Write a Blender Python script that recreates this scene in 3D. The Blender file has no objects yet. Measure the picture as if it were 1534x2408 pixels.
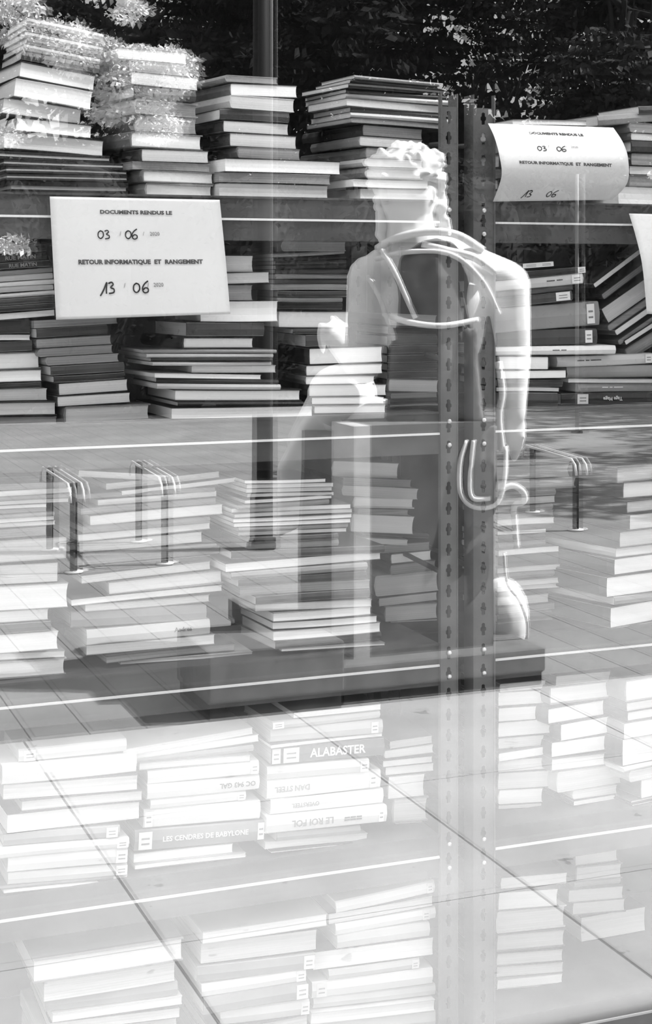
import bpy, bmesh, math, random
from mathutils import Vector, Matrix
random.seed(7)
C = bpy.context.scene.collection
SC = bpy.context.scene
# ---------------------------------------------------------------- camera
F = 3740.0; A = math.radians(21.4); H = 1.55; DC = 2.10; YS = 0.56; HOR = 655.0
SA, CA = math.sin(A), math.cos(A)
cd = bpy.data.cameras.new('camera'); cam = bpy.data.objects.new('camera', cd); C.objects.link(cam)
cam.location = (0, -DC, H); cam.rotation_euler = (math.pi/2, 0, -A)
cd.sensor_width = 36; cd.lens = F/2408*36; cd.shift_y = -(1204-HOR)/2408; cd.clip_end = 500
SC.camera = cam
# ---------------------------------------------------------------- light
w = bpy.data.worlds.new('sky'); SC.world = w; w.use_nodes = True
w.node_tree.nodes['Background'].inputs[0].default_value = (1, 1, 1, 1)
w.node_tree.nodes['Background'].inputs[1].default_value = 2.0
sd = bpy.data.lights.new('sun', 'SUN'); sd.energy = 20; sd.angle = math.radians(.6)
sun = bpy.data.objects.new('sun', sd); C.objects.link(sun)
sun.rotation_euler = Vector((.58, .15, .64)).to_track_quat('Z', 'Y').to_euler()
ld = bpy.data.lights.new('fill_light', 'AREA'); ld.shape = 'RECTANGLE'; ld.size = 3.4; ld.size_y = .2; ld.energy = 40  # added fill light, no lamp seen; brightens the book fronts
lo = bpy.data.objects.new('fill_light', ld); C.objects.link(lo); lo.location = (1.3, .22, 2.86); lo.rotation_euler = (math.radians(22), 0, 0)
SC.view_settings.view_transform = 'Standard'; SC.view_settings.look = 'None'
SC.view_settings.gamma = 1; SC.view_settings.use_curve_mapping = False
SC.view_settings.exposure = 0.15
SC.cycles.transparent_max_bounces = 24; SC.cycles.caustics_reflective = False
SC.cycles.sample_clamp_indirect = 6
R_GLASS = (.18, .11)
# ---------------------------------------------------------------- measure helpers
def depth_at(px, y):                       # depth along the lens axis of the plane y = const
    u = (px-767)/F
    return (y+DC)/(CA-u*SA)
def on_plane(px, py, y):                   # point of the wall plane y seen at a photo position
    u = (px-767)/F; t = depth_at(px, y)
    return Vector((t*(SA+u*CA), y, H+(HOR-py)/F*t))
def mir(px, py, t):                        # real place (outside) of a thing seen mirrored in the window
    u = (px-767)/F
    return Vector((t*(SA+u*CA), DC-t*(CA-u*SA), H+(HOR-py)/F*t))
def gmir(px, py):                          # same, for a point on the ground
    return mir(px, py, F*H/(py-HOR))
def tag(o, label=None, cat=None, group=None, kind=None):
    if label: o['label'] = label
    if cat: o['category'] = cat
    if group: o['group'] = group
    if kind: o['kind'] = kind
    return o
def empty(name, loc=(0, 0, 0)):
    o = bpy.data.objects.new(name, None); o.empty_display_size = .05; C.objects.link(o); o.location = loc
    return o
def mobj(name, vs, fs, mat, parent=None, smooth=False):
    me = bpy.data.meshes.new(name); me.from_pydata([tuple(v) for v in vs], [], fs)
    me.materials.append(mat)
    if smooth: me.polygons.foreach_set('use_smooth', [True]*len(me.polygons))
    me.update()
    o = bpy.data.objects.new(name, me); C.objects.link(o)
    if parent: o.parent = parent
    return o
class MB:
    def __init__(s): s.v = []; s.f = []
    def add(s, vs, fs):
        n = len(s.v); s.v += [Vector(v) for v in vs]; s.f += [tuple(i+n for i in f) for f in fs]; return s
    def box(s, x0, x1, y0, y1, z0, z1):
        vs = [(x, y, z) for x in (x0, x1) for y in (y0, y1) for z in (z0, z1)]
        return s.add(vs, [(0, 1, 3, 2), (4, 6, 7, 5), (0, 4, 5, 1), (2, 3, 7, 6), (0, 2, 6, 4), (1, 5, 7, 3)])
    def tube(s, pts, rs, n=10):
        pts = [Vector(p) for p in pts]
        if not isinstance(rs, (list, tuple)): rs = [rs]*len(pts)
        base = len(s.v); up = None
        for i, p in enumerate(pts):
            d = (pts[min(i+1, len(pts)-1)]-pts[max(i-1, 0)]).normalized()
            if up is None: up = d.orthogonal().normalized()
            up = (up-d*up.dot(d)).normalized(); sd_ = d.cross(up)
            for k in range(n):
                a = 2*math.pi*k/n
                s.v.append(p+(up*math.cos(a)+sd_*math.sin(a))*rs[i])
        for i in range(len(pts)-1):
            for k in range(n):
                a = base+i*n+k; b = base+i*n+(k+1) % n
                s.f.append((a, b, b+n, a+n))
        s.f.append(tuple(base+k for k in reversed(range(n))))
        s.f.append(tuple(base+(len(pts)-1)*n+k for k in range(n)))
        return s
    def ell(s, c, r, rot=None, n=14, m=9):
        c = Vector(c); base = len(s.v)
        if not isinstance(r, (list, tuple)): r = (r, r, r)
        R = rot or Matrix.Identity(3)
        s.v.append(c+R@Vector((0, 0, r[2])))
        for i in range(1, m):
            th = math.pi*i/m
            for k in range(n):
                a = 2*math.pi*k/n
                s.v.append(c+R@Vector((r[0]*math.sin(th)*math.cos(a), r[1]*math.sin(th)*math.sin(a), r[2]*math.cos(th))))
        s.v.append(c+R@Vector((0, 0, -r[2]))); last = len(s.v)-1
        for k in range(n):
            s.f.append((base, base+1+k, base+1+(k+1) % n))
            s.f.append((last, base+1+(m-2)*n+(k+1) % n, base+1+(m-2)*n+k))
        for i in range(m-2):
            for k in range(n):
                a = base+1+i*n+k; b = base+1+i*n+(k+1) % n
                s.f.append((a, a+n, b+n, b))
        return s
    def cap(s, p, q, r0, r1, n=12):
        p = Vector(p); q = Vector(q); d = q-p; L = d.length; d = d/L
        pts = []; rs = []
        for a in (80, 55, 28): pts.append(p-d*r0*math.sin(math.radians(a))); rs.append(r0*math.cos(math.radians(a)))
        for k in range(5): pts.append(p+d*L*k/4); rs.append(r0+(r1-r0)*k/4)
        for a in (28, 55, 80): pts.append(q+d*r1*math.sin(math.radians(a))); rs.append(r1*math.cos(math.radians(a)))
        return s.tube(pts, rs, n)
    def build(s, name, mat, parent=None, smooth=False): return mobj(name, s.v, s.f, mat, parent, smooth)
# ---------------------------------------------------------------- materials
MATS = {}
def mat(name, v, rough=.7, metal=0.0, var=.0, scale=8, stretch=None, bump=0, spec=.3):
    if name in MATS: return MATS[name]
    m = bpy.data.materials.new(name); m.use_nodes = True; nt = m.node_tree; N = nt.nodes; L = nt.links
    b = N['Principled BSDF']; b.inputs['Roughness'].default_value = rough; b.inputs['Metallic'].default_value = metal
    b.inputs['Specular IOR Level'].default_value = spec
    b.inputs['Base Color'].default_value = (v, v, v, 1)
    if var or bump:
        tc = N.new('ShaderNodeTexCoord'); mp = N.new('ShaderNodeMapping'); nz = N.new('ShaderNodeTexNoise')
        mp.inputs['Scale'].default_value = stretch or (1, 1, 1)
        nz.inputs['Scale'].default_value = scale; nz.inputs['Detail'].default_value = 5
        L.new(tc.outputs['Object'], mp.inputs[0]); L.new(mp.outputs[0], nz.inputs['Vector'])
        cr = N.new('ShaderNodeMapRange'); cr.inputs[1].default_value = .3; cr.inputs[2].default_value = .7
        cr.inputs[3].default_value = max(0, v-var); cr.inputs[4].default_value = min(1, v+var)
        L.new(nz.outputs['Fac'], cr.inputs[0]); L.new(cr.outputs[0], b.inputs['Base Color'])
        if bump:
            bp = N.new('ShaderNodeBump'); bp.inputs['Strength'].default_value = bump; bp.inputs['Distance'].default_value = .01
            L.new(nz.outputs['Fac'], bp.inputs['Height']); L.new(bp.outputs[0], b.inputs['Normal'])
    MATS[name] = m
    return m
PAGE = {'W': mat('paper_white', .86, .9, 0, .05, 6, (1, 1, 60)), 'L': mat('paper_pale', .62, .9, 0, .07, 6, (1, 1, 60)),
        'G': mat('paper_grey', .28, .9, 0, .07, 6, (1, 1, 60)), 'D': mat('paper_dark', .09, .9, 0, .04, 6, (1, 1, 60)),
        'K': mat('paper_black', .05, .9, 0, .02, 6, (1, 1, 60))}
COV = [mat('cover_a', .02, .45, 0, .01, 5), mat('cover_b', .05, .45, 0, .02, 5), mat('cover_c', .13, .5, 0, .05, 4),
       mat('cover_d', .26, .5, 0, .07, 4), mat('cover_e', .55, .5, 0, .1, 4), mat('cover_f', .8, .5, 0, .05, 4)]
STEEL = mat('painted_steel', .07, .45, 0, .02, 12); STEEL_GLINT = mat('steel_edge_glint', .85, .35)  # near-white tone is the glint on the beam's folded edge
POST = mat('post_steel', .13, .42, .2, .03, 10, (1, 1, .2)); RIVET = mat('rivet_steel', .8, .25, .6)
SHEET = mat('sheet_paper', .80, .85, 0, .02, 3); INK = mat('ink', .02, .6); PRINT = mat('print_ink', .16, .8)
STICK = mat('sticker', .82, .7); STICKG = mat('sticker_print', .25, .7)
STONE = mat('statue_stone', .85, .75, 0, .10, 9, None, .12); PLINTH = mat('plinth_stone', .13, .8, 0, .03, 12, None, .1)
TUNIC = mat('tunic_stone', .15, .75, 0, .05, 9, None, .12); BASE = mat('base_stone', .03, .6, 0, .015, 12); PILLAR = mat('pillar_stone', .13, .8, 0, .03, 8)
# ---------------------------------------------------------------- setting: the shop
INT = mat('interior_wall', .025, .9, 0, .01, 2); FLOORI = mat('interior_floor', .06, .7, 0, .03, 3)
FAC = mat('facade_render', .55, .9, 0, .06, 3, None, .2)
def struct(name, m, *b):
    mb = MB()
    for q in b: mb.box(*q)
    return tag(mb.build(name, m), kind='structure')
X0, X1 = -1.6, 4.6
struct('floor', FLOORI, (X0, X1, .04, 4.4, -.1, 0))
struct('ceiling', mat('ceiling_paint', .2, .9), (X0, X1, .04, 4.4, 3.0, 3.1))
struct('wall_back', INT, (X0, X1, 4.4, 4.5, 0, 3.0))
struct('wall_left', INT, (X0-.1, X0, .04, 4.5, 0, 3.1)); struct('wall_right', INT, (X1, X1+.1, .04, 4.5, 0, 3.1))
struct('wall_front', FAC, (X0-4, X1+6, -.06, .04, 2.95, 3.1), (X0-4, X0+.1, -.06, .04, 0, 2.95), (X1-.1, X1+6, -.06, .04, 0, 2.95), (X0+.1, X1-.1, -.06, .04, 0, .12))
aw = MB(); aw.box(X0-2, X1+4, -.09, -.06, 3.0, 3.1)
tag(aw.build('trim_1', FAC), kind='structure')
def glass(name, r):
    m = bpy.data.materials.new(name); m.use_nodes = True; nt = m.node_tree; N = nt.nodes
    for n in list(N): N.remove(n)
    o = N.new('ShaderNodeOutputMaterial'); mx = N.new('ShaderNodeMixShader'); t = N.new('ShaderNodeBsdfTransparent')
    g = N.new('ShaderNodeBsdfGlossy'); g.inputs['Roughness'].default_value = 0; g.inputs['Color'].default_value = (1, 1, 1, 1)
    t.inputs['Color'].default_value = (.95, .95, .95, 1)
    mx.inputs[0].default_value = r
    nt.links.new(t.outputs[0], mx.inputs[1]); nt.links.new(g.outputs[0], mx.inputs[2]); nt.links.new(mx.outputs[0], o.inputs[0])
    return m
CLEAR = glass('glass_clear', 0.0); CLEAR.node_tree.nodes['Transparent BSDF'].inputs[0].default_value = (1, 1, 1, 1)
win = MB(); win.box(X0+.1, X0+.16, -.04, .03, .12, 2.95); win.box(X1-.16, X1-.1, -.04, .03, .12, 2.95)
win.box(X0+.16, X1-.16, -.04, .03, .12, .17); win.box(X0+.16, X1-.16, -.04, .03, 2.9, 2.95)
wo = tag(win.build('window_1', mat('window_frame', .15, .4, .5)), kind='structure')
for k, (yy, r) in enumerate(((-.006, R_GLASS[0]), (.012, R_GLASS[1]))):
    g = MB().box(X0+.16, X1-.16, 0, .005, .17, 2.9).build('glass_pane', glass('glass_%d' % k, r), wo)
    g.data.materials.append(CLEAR)
    for p in g.data.polygons:
        if p.normal.y > -.5: p.material_index = 1
    if k:
        g.data.transform(Matrix.Translation((-1.3, 0, 0))); g.location = (1.3, yy, 0); g.rotation_euler = (0, 0, math.radians(-.17))
    else: g.location = (0, yy, 0)
# ---------------------------------------------------------------- setting: the square outside
def paving(name, v, px, ox, py, oy, wj, var=.05, jv=.05, stain=0):
    m = bpy.data.materials.new(name); m.use_nodes = True; nt = m.node_tree; N = nt.nodes; L = nt.links
    b = N['Principled BSDF']; b.inputs['Roughness'].default_value = .85; b.inputs['Specular IOR Level'].default_value = .2
    tc = N.new('ShaderNodeTexCoord'); sp = N.new('ShaderNodeSeparateXYZ'); L.new(tc.outputs['Object'], sp.inputs[0])
    def mth(op, a, bv):
        n = N.new('ShaderNodeMath'); n.operation = op
        for i, q in enumerate((a, bv)):
            if isinstance(q, (int, float)): n.inputs[i].default_value = q
            else: L.new(q, n.inputs[i])
        return n.outputs[0]
    def joint(s, p, o, ww):
        q = mth('FRACT', mth('DIVIDE', mth('ADD', s, 100*p-o), p), 0)
        return mth('LESS_THAN', mth('MULTIPLY', q, p), ww)
    j = mth('MAXIMUM', joint(sp.outputs[0], px, ox-wj/2, wj), joint(sp.outputs[1], py, oy-wj/4, wj*.45))
    nz = N.new('ShaderNodeTexNoise'); nz.inputs['Scale'].default_value = 2.2; nz.inputs['Detail'].default_value = 8
    L.new(tc.outputs['Object'], nz.inputs['Vector'])
    cr = N.new('ShaderNodeMapRange'); cr.inputs[1].default_value = .3; cr.inputs[2].default_value = .7
    cr.inputs[3].default_value = v-var; cr.inputs[4].default_value = v+var; L.new(nz.outputs['Fac'], cr.inputs[0])
    n2 = N.new('ShaderNodeTexNoise'); n2.inputs['Scale'].default_value = 9; n2.inputs['Detail'].default_value = 3
    L.new(tc.outputs['Object'], n2.inputs['Vector'])
    st = mth('MULTIPLY', mth('GREATER_THAN', n2.outputs['Fac'], .70), stain)
    col = mth('SUBTRACT', cr.outputs[0], st)
    mx = N.new('ShaderNodeMix'); L.new(j, mx.inputs[0]); L.new(col, mx.inputs[2]); mx.inputs[3].default_value = jv
    L.new(mx.outputs[0], b.inputs['Base Color'])
    return m
YB = -3.235
struct('pavement', paving('slab_paving', .34, .96, 1.0, .88, -1.49, .008, .05, .1, .12), (-30, 30, YB, -.06, -.2, 0))
struct('plaza', paving('plaza_paving', .19, .20, .03, .42, .1, .006, .03, .06), (-30, 30, -15, YB, -.2, -.004))
struct('lawn', mat('park_ground', .035, .95, 0, .02, 3), (-60, 60, -70, -15, -.2, -.006))
# ---------------------------------------------------------------- shelving units
ZL = [H+.105, H-.286, H-.714, H-1.068, H-1.43]
def slot_plate(x0, x1, y, z0, z1, pitch, ctr, th, round_only=False):
    """face of a post with a column of keyhole slots through it"""
    mb = MB(); n = int((z1-z0)/pitch)
    hole = [(0, -.0115), (.0035, -.0105), (.0035, -.004), (.0058, -.002), (.0058, .003), (.0035, .005), (.0035, .0105), (0, .0125)]
    hole = hole+[(-a, b) for a, b in reversed(hole[1:-1])]
    m = len(hole)
    for yy in (y, y+th):
        for i in range(n):
            za = z0+i*pitch; zb = za+pitch; zc = (za+zb)/2
            base = len(mb.v)
            hv = [Vector((ctr+a, yy, zc+b)) for a, b in hole]
            ov = []
            for a, b in hole:                    # outer ring on the cell border
                if b >= .012: ov.append((ctr, zb))
                elif b <= -.011: ov.append((ctr, za))
                else:
                    xx = x1 if a > 0 else x0
                    zz = zb if b > .008 else (za if b < -.008 else zc+b*pitch/.025)
                    ov.append((xx, zz))
            mb.v += hv+[Vector((a, yy, b)) for a, b in ov]
            for k in range(m):
                k2 = (k+1) % m
                f = (base+k, base+k2, base+m+k2, base+m+k)
                mb.f.append(f if yy > y else f[::-1])
            if yy > y:
                fb = base-n*2*m
                for k in range(m):
                    k2 = (k+1) % m; mb.f.append((fb+k, fb+k2, base+k2, base+k))
    mb.box(x0, x1, y, y+th, z0+n*pitch, z0+n*pitch+.001)
    return mb
def unit(label, xa, xb, sides):
    root = empty('shelving_unit', ((xa+xb)/2, YS+.22, 0)); inv = Matrix.Translation(-root.location)
    tag(root, label, 'shelving', 'steel shelving units behind the window')
    def fin(mb, name, m):
        o = mb.build(name, m, root); o.data.transform(inv); return o
    ztop = H+(HOR-222)/1309*1.035
    for s, (pa, pb) in sides.items():
        for back in (0, 1):
            y = YS-.004 if not back else YS+.43
            mb = slot_plate(pa, pb, y, .0, ztop, .0381, (pa+pb)/2-.001, .002)
            fx = pb if s == 'R' else pa
            mb.box(fx-.001, fx+.001, y-.001, y+.038, 0, ztop)
            mb.box((pa if s == 'R' else pb)-.0015, (pa if s == 'R' else pb)+.0015, y-.003, y+.008, 0, ztop)
            fin(mb, 'upright', POST)
        if True:
            for zl in ZL:
                for dz in (.022, -.022):
                    r = MB().ell(((pa+pb)/2, YS-.006, zl+dz+.0), (.0045, .003, .0045), None, 8, 5)
                    fin(r, 'rivet', RIVET)
    for s, (pa, pb) in sides.items():
        for k in range(5):
            za = .2+k*.4
            mb = MB().tube([((pa+pb)/2, YS+.01, za), ((pa+pb)/2, YS+.43, za+.02)], .005, 6)
            fin(mb, 'brace', STEEL)
    for zl in ZL:
        mb = MB()
        for yy, sg in ((YS+.002, 1), (YS+.43, -1)):
            mb.box(xa, xb, yy, yy+.0015, zl-.038, zl+.038)
            mb.box(xa, xb, yy-.003*sg, yy+.002, zl+.036, zl+.040)
            mb.box(xa, xb, yy, yy+.03*sg, zl-.038, zl-.036)
        mb.box(xa, xb, YS+.0, YS+.002, zl-.038, zl-.002); 
        fin(mb, 'beam', STEEL)
        rd = MB(); rd.box(xa+.002, xb-.002, YS-.003, YS+.001, zl-.0026, zl+.0012); fin(rd, 'beam_edge_glint', STEEL_GLINT)  # ridge of the beam, its highlight put into the colour
        dk = MB().box(xa, xb, YS+.004, YS+.43, zl+.022, zl+.038); fin(dk, 'shelf_panel', STEEL)
    return root
PX = lambda px: on_plane(px, 500, YS).x
LP = (PX(1035), PX(1074)); RP = (PX(1112), PX(1160))
unit('grey slotted steel shelving bay to the left of the double posts', .04, LP[0]+.002, {'R': LP, 'L': (.0, .04)})
unit('grey slotted steel shelving bay to the right of the double posts', RP[1]-.002, 2.62, {'L': RP, 'R': (2.62, 2.66)})
# ---------------------------------------------------------------- books
def book_cover(L, W, T, th, bow):
    """C-shaped cover, spine along local x at y=0, opening to +y"""
    ny = 5; nx = 6
    out = [(W, 0)]+[(W*k/ny, 0) for k in range(ny-1, 0, -1)]
    rb = min(.004, T*.3)
    out += [(rb, 0), (rb*.3, rb*.5), (-.0005 - T*.04, T*.5), (rb*.3, T-rb*.5), (rb, T)]
    out += [(W*k/ny, T) for k in range(1, ny)]+[(W, T)]
    inn = [(W, th)]+[(W*k/ny, th) for k in range(ny-1, 0, -1)]
    inn += [(th+rb*.4, th), (th+rb*.2, th+.0003), (th, T*.5), (th+rb*.2, T-th-.0003), (th+rb*.4, T-th)]
    inn += [(W*k/ny, T-th) for k in range(1, ny)]+[(W, T-th)]
    n = len(out); vs = []; fs = []
    for i in range(nx+1):
        x = -L/2+L*i/nx; bz = bow*(1-(2*x/L)**2)
        vs += [(x, a, b+bz) for a, b in out]+[(x, a, b+bz) for a, b in inn]
    for i in range(nx):
        p = i*2*n; q = p+2*n
        for k in range(n-1):
            fs.append((p+k, p+k+1, q+k+1, q+k)); fs.append((p+n+k, q+n+k, q+n+k+1, p+n+k+1))
        fs.append((p, q, q+n, p+n)); fs.append((p+n-1, p+2*n-1, q+2*n-1, q+n-1))
    for p, fl in ((0, 1), (nx*2*n, 0)):
        for k in range(n-1):
            f = (p+k, p+n+k, p+n+k+1, p+k+1); fs.append(f if fl else f[::-1])
    return vs, fs
def book_pages(L, W, T, th, bow, ins):
    nx = 6; ny = 3; nz = 3; vs = []; fs = []
    l2 = L/2-ins; y0 = th+.0008; y1 = W-ins; z0 = th*.98; z1 = T-th*.98
    idx = {}
    for i in range(nx+1):
        for j in range(ny+1):
            for k in range(nz+1):
                if 0 < i < nx and 0 < j < ny and 0 < k < nz: continue
                x = -l2+2*l2*i/nx; y = y0+(y1-y0)*j/ny; z = z0+(z1-z0)*k/nz
                if j == ny and 0 < k < nz: y -= T*.05
                idx[i, j, k] = len(vs); vs.append((x, y, z+bow*(1-(2*x/L)**2)))
    def q(a, b, c, d): fs.append((idx[a], idx[b], idx[c], idx[d]))
    for i in range(nx):
        for j in range(ny):
            q((i, j, 0), (i, j+1, 0), (i+1, j+1, 0), (i+1, j, 0)); q((i, j, nz), (i+1, j, nz), (i+1, j+1, nz), (i, j+1, nz))
        for k in range(nz):
            q((i, 0, k), (i+1, 0, k), (i+1, 0, k+1), (i, 0, k+1)); q((i, ny, k), (i, ny, k+1), (i+1, ny, k+1), (i+1, ny, k))
    for j in range(ny):
        for k in range(nz):
            q((0, j, k), (0, j, k+1), (0, j+1, k+1), (0, j+1, k)); q((nx, j, k), (nx, j+1, k), (nx, j+1, k+1), (nx, j, k+1))
    return vs, fs
ROT = {'s': Matrix.Identity(4), 'b': Matrix.Rotation(math.pi, 4, 'Z'), 'l': Matrix.Rotation(-math.pi/2, 4, 'Z'), 'r': Matrix.Rotation(math.pi/2, 4, 'Z')}
def text_mesh(body, size, off=0.0, sx=1.0):
    cu = bpy.data.curves.new('lettering', 'FONT'); cu.body = body; cu.size = size; cu.offset = off
    cu.align_x = 'CENTER'; cu.align_y = 'CENTER'; cu.resolution_u = 2; cu.extrude = .0001
    to = bpy.data.objects.new('lettering_tmp', cu); C.objects.link(to)
    bpy.context.view_layer.update()
    me = bpy.data.meshes.new_from_object(to.evaluated_get(bpy.context.evaluated_depsgraph_get()))
    bpy.data.objects.remove(to); bpy.data.curves.remove(cu)
    for v in me.vertices: v.co.x *= sx
    return me
QUEUE = []
def make_book(w_, T, d, kind, tone, label, group, M, extra):
    """w_ wide in front, T thick, d deep; M places its bottom front centre"""
    root = empty('book'); root.matrix_world = M @ Matrix.Translation((0, d/2, 0))
    tag(root, label, 'book', group)
    hard = T > .02 and random.random() < .35
    th = .0024 if hard else (.0012 if T > .012 else .0007)
    th = min(th, T*.2)
    if 'board' in extra: th = T*extra['board']
    bow = random.uniform(-.5, .5)*.0022 if 'bow' not in extra else extra['bow']
    if kind in 'sb': L, W = w_, d
    else: L, W = d, w_
    if kind in 'lr': bow = 0 if 'bow' not in extra else bow
    X = Matrix.Translation((0, -d/2, 0)) @ (Matrix.Identity(4) if kind == 's' else Matrix.Translation((0, d, 0)) @ ROT['b'] if kind == 'b' else
        Matrix.Translation((-w_/2 if kind == 'l' else w_/2, d/2, 0)) @ ROT[kind])
    ci = extra.get('cov')
    if ci is None:
        if kind == 's': ci = {'W': 5, 'L': 4, 'G': 3, 'D': 1, 'K': 0}[tone]
        else: ci = random.choice({'W': (0, 1, 2, 3, 4), 'L': (0, 1, 2, 3, 4), 'G': (1, 2, 2, 3), 'D': (0, 1), 'K': (0,)}[tone])
    vs, fs = book_cover(L, W, T, th, bow); o = mobj('cover', [X@Vector(v) for v in vs], fs, COV[ci], root)
    vs, fs = book_pages(L, W, T, th, bow, .003 if hard else .0008)
    mobj('pages', [X@Vector(v) for v in vs], fs, PAGE['L' if kind == 's' else tone], root)
    if 'lab' in extra:                                   # library sticker on the spine
        for lx, lw in extra['lab']:
            xx = lx*w_/2; sp = MB(); hh = T*.82; yy = -d/2-T*.04-.0012
            sp.box(xx-lw/2, xx+lw/2, yy, yy+.0006, (T-hh)/2, (T+hh)/2); so = sp.build('spine_label', STICK, root)
            pr = MB()
            for q in (-.18, .12): pr.box(xx-lw*.3, xx+lw*.3, yy-.0003, yy, T/2+q*hh-hh*.05, T/2+q*hh+hh*.05)
            pr.build('label_print', STICKG, so)
    for tx in extra.get('txt', []):
        body, lx, hfrac, up, mt, sx = tx
        me = text_mesh(body, T*hfrac*1.35, T*hfrac*.035, sx); yy = -d/2-T*.04-.0011
        R = Matrix.Rotation(math.pi/2, 4, 'X')
        if up: R = Matrix.Rotation(math.pi, 4, 'Y') @ R
        me.transform(Matrix.Translation((lx*w_/2, yy, T/2)) @ R); me.materials.clear(); me.materials.append(MATS[mt])
        to = bpy.data.objects.new('spine_lettering', me); C.objects.link(to); to.parent = root
    return root
ORD = ['top', 'second', 'third', 'fourth', 'fifth', 'sixth', 'seventh', 'eighth', 'ninth', 'tenth', 'eleventh', 'twelfth', 'thirteenth', 'fourteenth',
       'fifteenth', 'sixteenth', 'seventeenth', 'eighteenth', 'nineteenth', 'twentieth', 'twenty-first', 'twenty-second', 'twenty-third', 'twenty-fourth', 'twenty-fifth', 'twenty-sixth', 'twenty-seventh', 'twenty-eighth']
SHN = ['top shelf', 'second shelf', 'third shelf', 'fourth shelf', 'bottom shelf']
TW = {'W': 'white', 'L': 'pale', 'G': 'grey', 'D': 'dark', 'K': 'black'}
def stack(row, side, sname, books, back=.02, yaw=0, deep=None, settle=True, gname=None):
    """books from the top down: (x0, x1, y centre, thickness, tone, kind, tilt, extra) measured on the photo"""
    deck = ZL[row]+.0385; L = []
    for i, b in enumerate(books):
        b = list(b)+[None]*(8-len(b))
        x0, x1, yc, th, tone, kind, tilt, ex = b
        ex = ex or {}
        y = YS+back+random.uniform(0, .012)+ex.get('back', 0)
        P = on_plane((x0+x1)/2, yc, y); sc = F/depth_at((x0+x1)/2, y)
        nat = math.degrees(math.atan(-(yc-HOR)*(SA/F)/1.0/CA))
        rt = 0 if tilt is None else math.radians(tilt-nat)
        wd = abs(on_plane(x1, yc, y).x-on_plane(x0, yc, y).x)
        yw = math.radians(ex.get('yaw', yaw+random.uniform(-2.5, 2.5)))
        wd = wd/math.cos(yw) if abs(yw) > .06 else wd
        if kind is None:
            kind = 's' if tone in 'DK' else ('l' if wd < .165 and random.random() < .8 else 'b')
        T = th/sc*math.cos(rt)
        L.append([P, wd, T, tone, kind, rt, yw, ex])
    tops = [q[0].z+q[2]/2 for q in L]; bots = [q[0].z-q[2]/2 for q in L]
    if settle:
        for i in range(len(L)-1):
            m = (bots[i]+tops[i+1])/2; bots[i] = m; tops[i+1] = m-.0006
        bots[-1] = deck
        for i in range(len(L)-1, -1, -1):
            if tops[i]-bots[i] < .003: tops[i] = bots[i]+.003
            if i: bots[i-1] = max(tops[i]+.0005, min(bots[i-1], tops[i]+.001))
    n = len(L)
    for i, (P, wd, T, tone, kind, rt, yw, ex) in enumerate(L):
        T = tops[i]-bots[i]; zc = (tops[i]+bots[i])/2
        if L[i][5] and settle: T *= .97
        d = deep or (random.uniform(.13, .17) if kind in 'sb' and wd < .25 else random.uniform(.19, .24))
        M = Matrix.Translation((P.x, P.y, zc)) @ Matrix.Rotation(yw, 4, 'Z') @ Matrix.Rotation(rt, 4, 'Y') @ Matrix.Translation((0, 0, -T/2))
        size = 'thick' if T > .024 else ('thin' if T < .0125 else 'slim' if T < .017 else 'plain')
        face = 'spined' if kind == 's' else 'edged'
        pos = ORD[i]+(' from top' if i else '')+', ' if i < n-1 or n < 3 else 'lowest, '
        if i == 0: pos = 'topmost, '
        label = ex.get('label') or '%s %s-%s book, %s%s, %s %s of posts' % (size, TW[tone], face, pos, sname, SHN[row], side)
        vis = max(0, min(1534, books[i][1])-max(0, books[i][0]))*min(books[i][3], 40)*(.05 if 'hid' in ex else 1)
        if books[i][2] > 2400: vis = 0
        QUEUE.append((vis, (wd, T, d, kind, tone, label, gname or 'books stacked on the %s %s of the posts' % (SHN[row], side), M, ex), random.random()))
def build_books(limit):
    order = sorted(range(len(QUEUE)), key=lambda i: -QUEUE[i][0]); keep = set(order[:limit])
    for i, (v, args, r) in enumerate(QUEUE):
        random.seed(1000+i)
        if i in keep: make_book(*args)
    rest = [make_book(*QUEUE[i][1]) for i in order[limit:]]
    if not rest: return
    bpy.context.view_layer.update(); mats = []; V_ = []; F_ = []; MI = []
    def eat(o):
        for c in list(o.children): eat(c)
        if o.type == 'MESH':
            m = o.data.materials[0]
            if m not in mats: mats.append(m)
            n = len(V_); V_.extend(o.matrix_world @ v.co for v in o.data.vertices)
            for p in o.data.polygons: F_.append(tuple(n+k for k in p.vertices)); MI.append(mats.index(m))
        bpy.data.objects.remove(o)
    for o in rest: eat(o)
    so = mobj('small_books', V_, F_, mats[0])
    for m in mats[1:]: so.data.materials.append(m)
    so.data.polygons.foreach_set('material_index', MI)
    tag(so, 'the thinnest and most hidden booklets lying between the stacked books', 'books', None, 'stuff')
W, G_, D_ = 'W', 'G', 'D'
HID = dict(hid=1)
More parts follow.
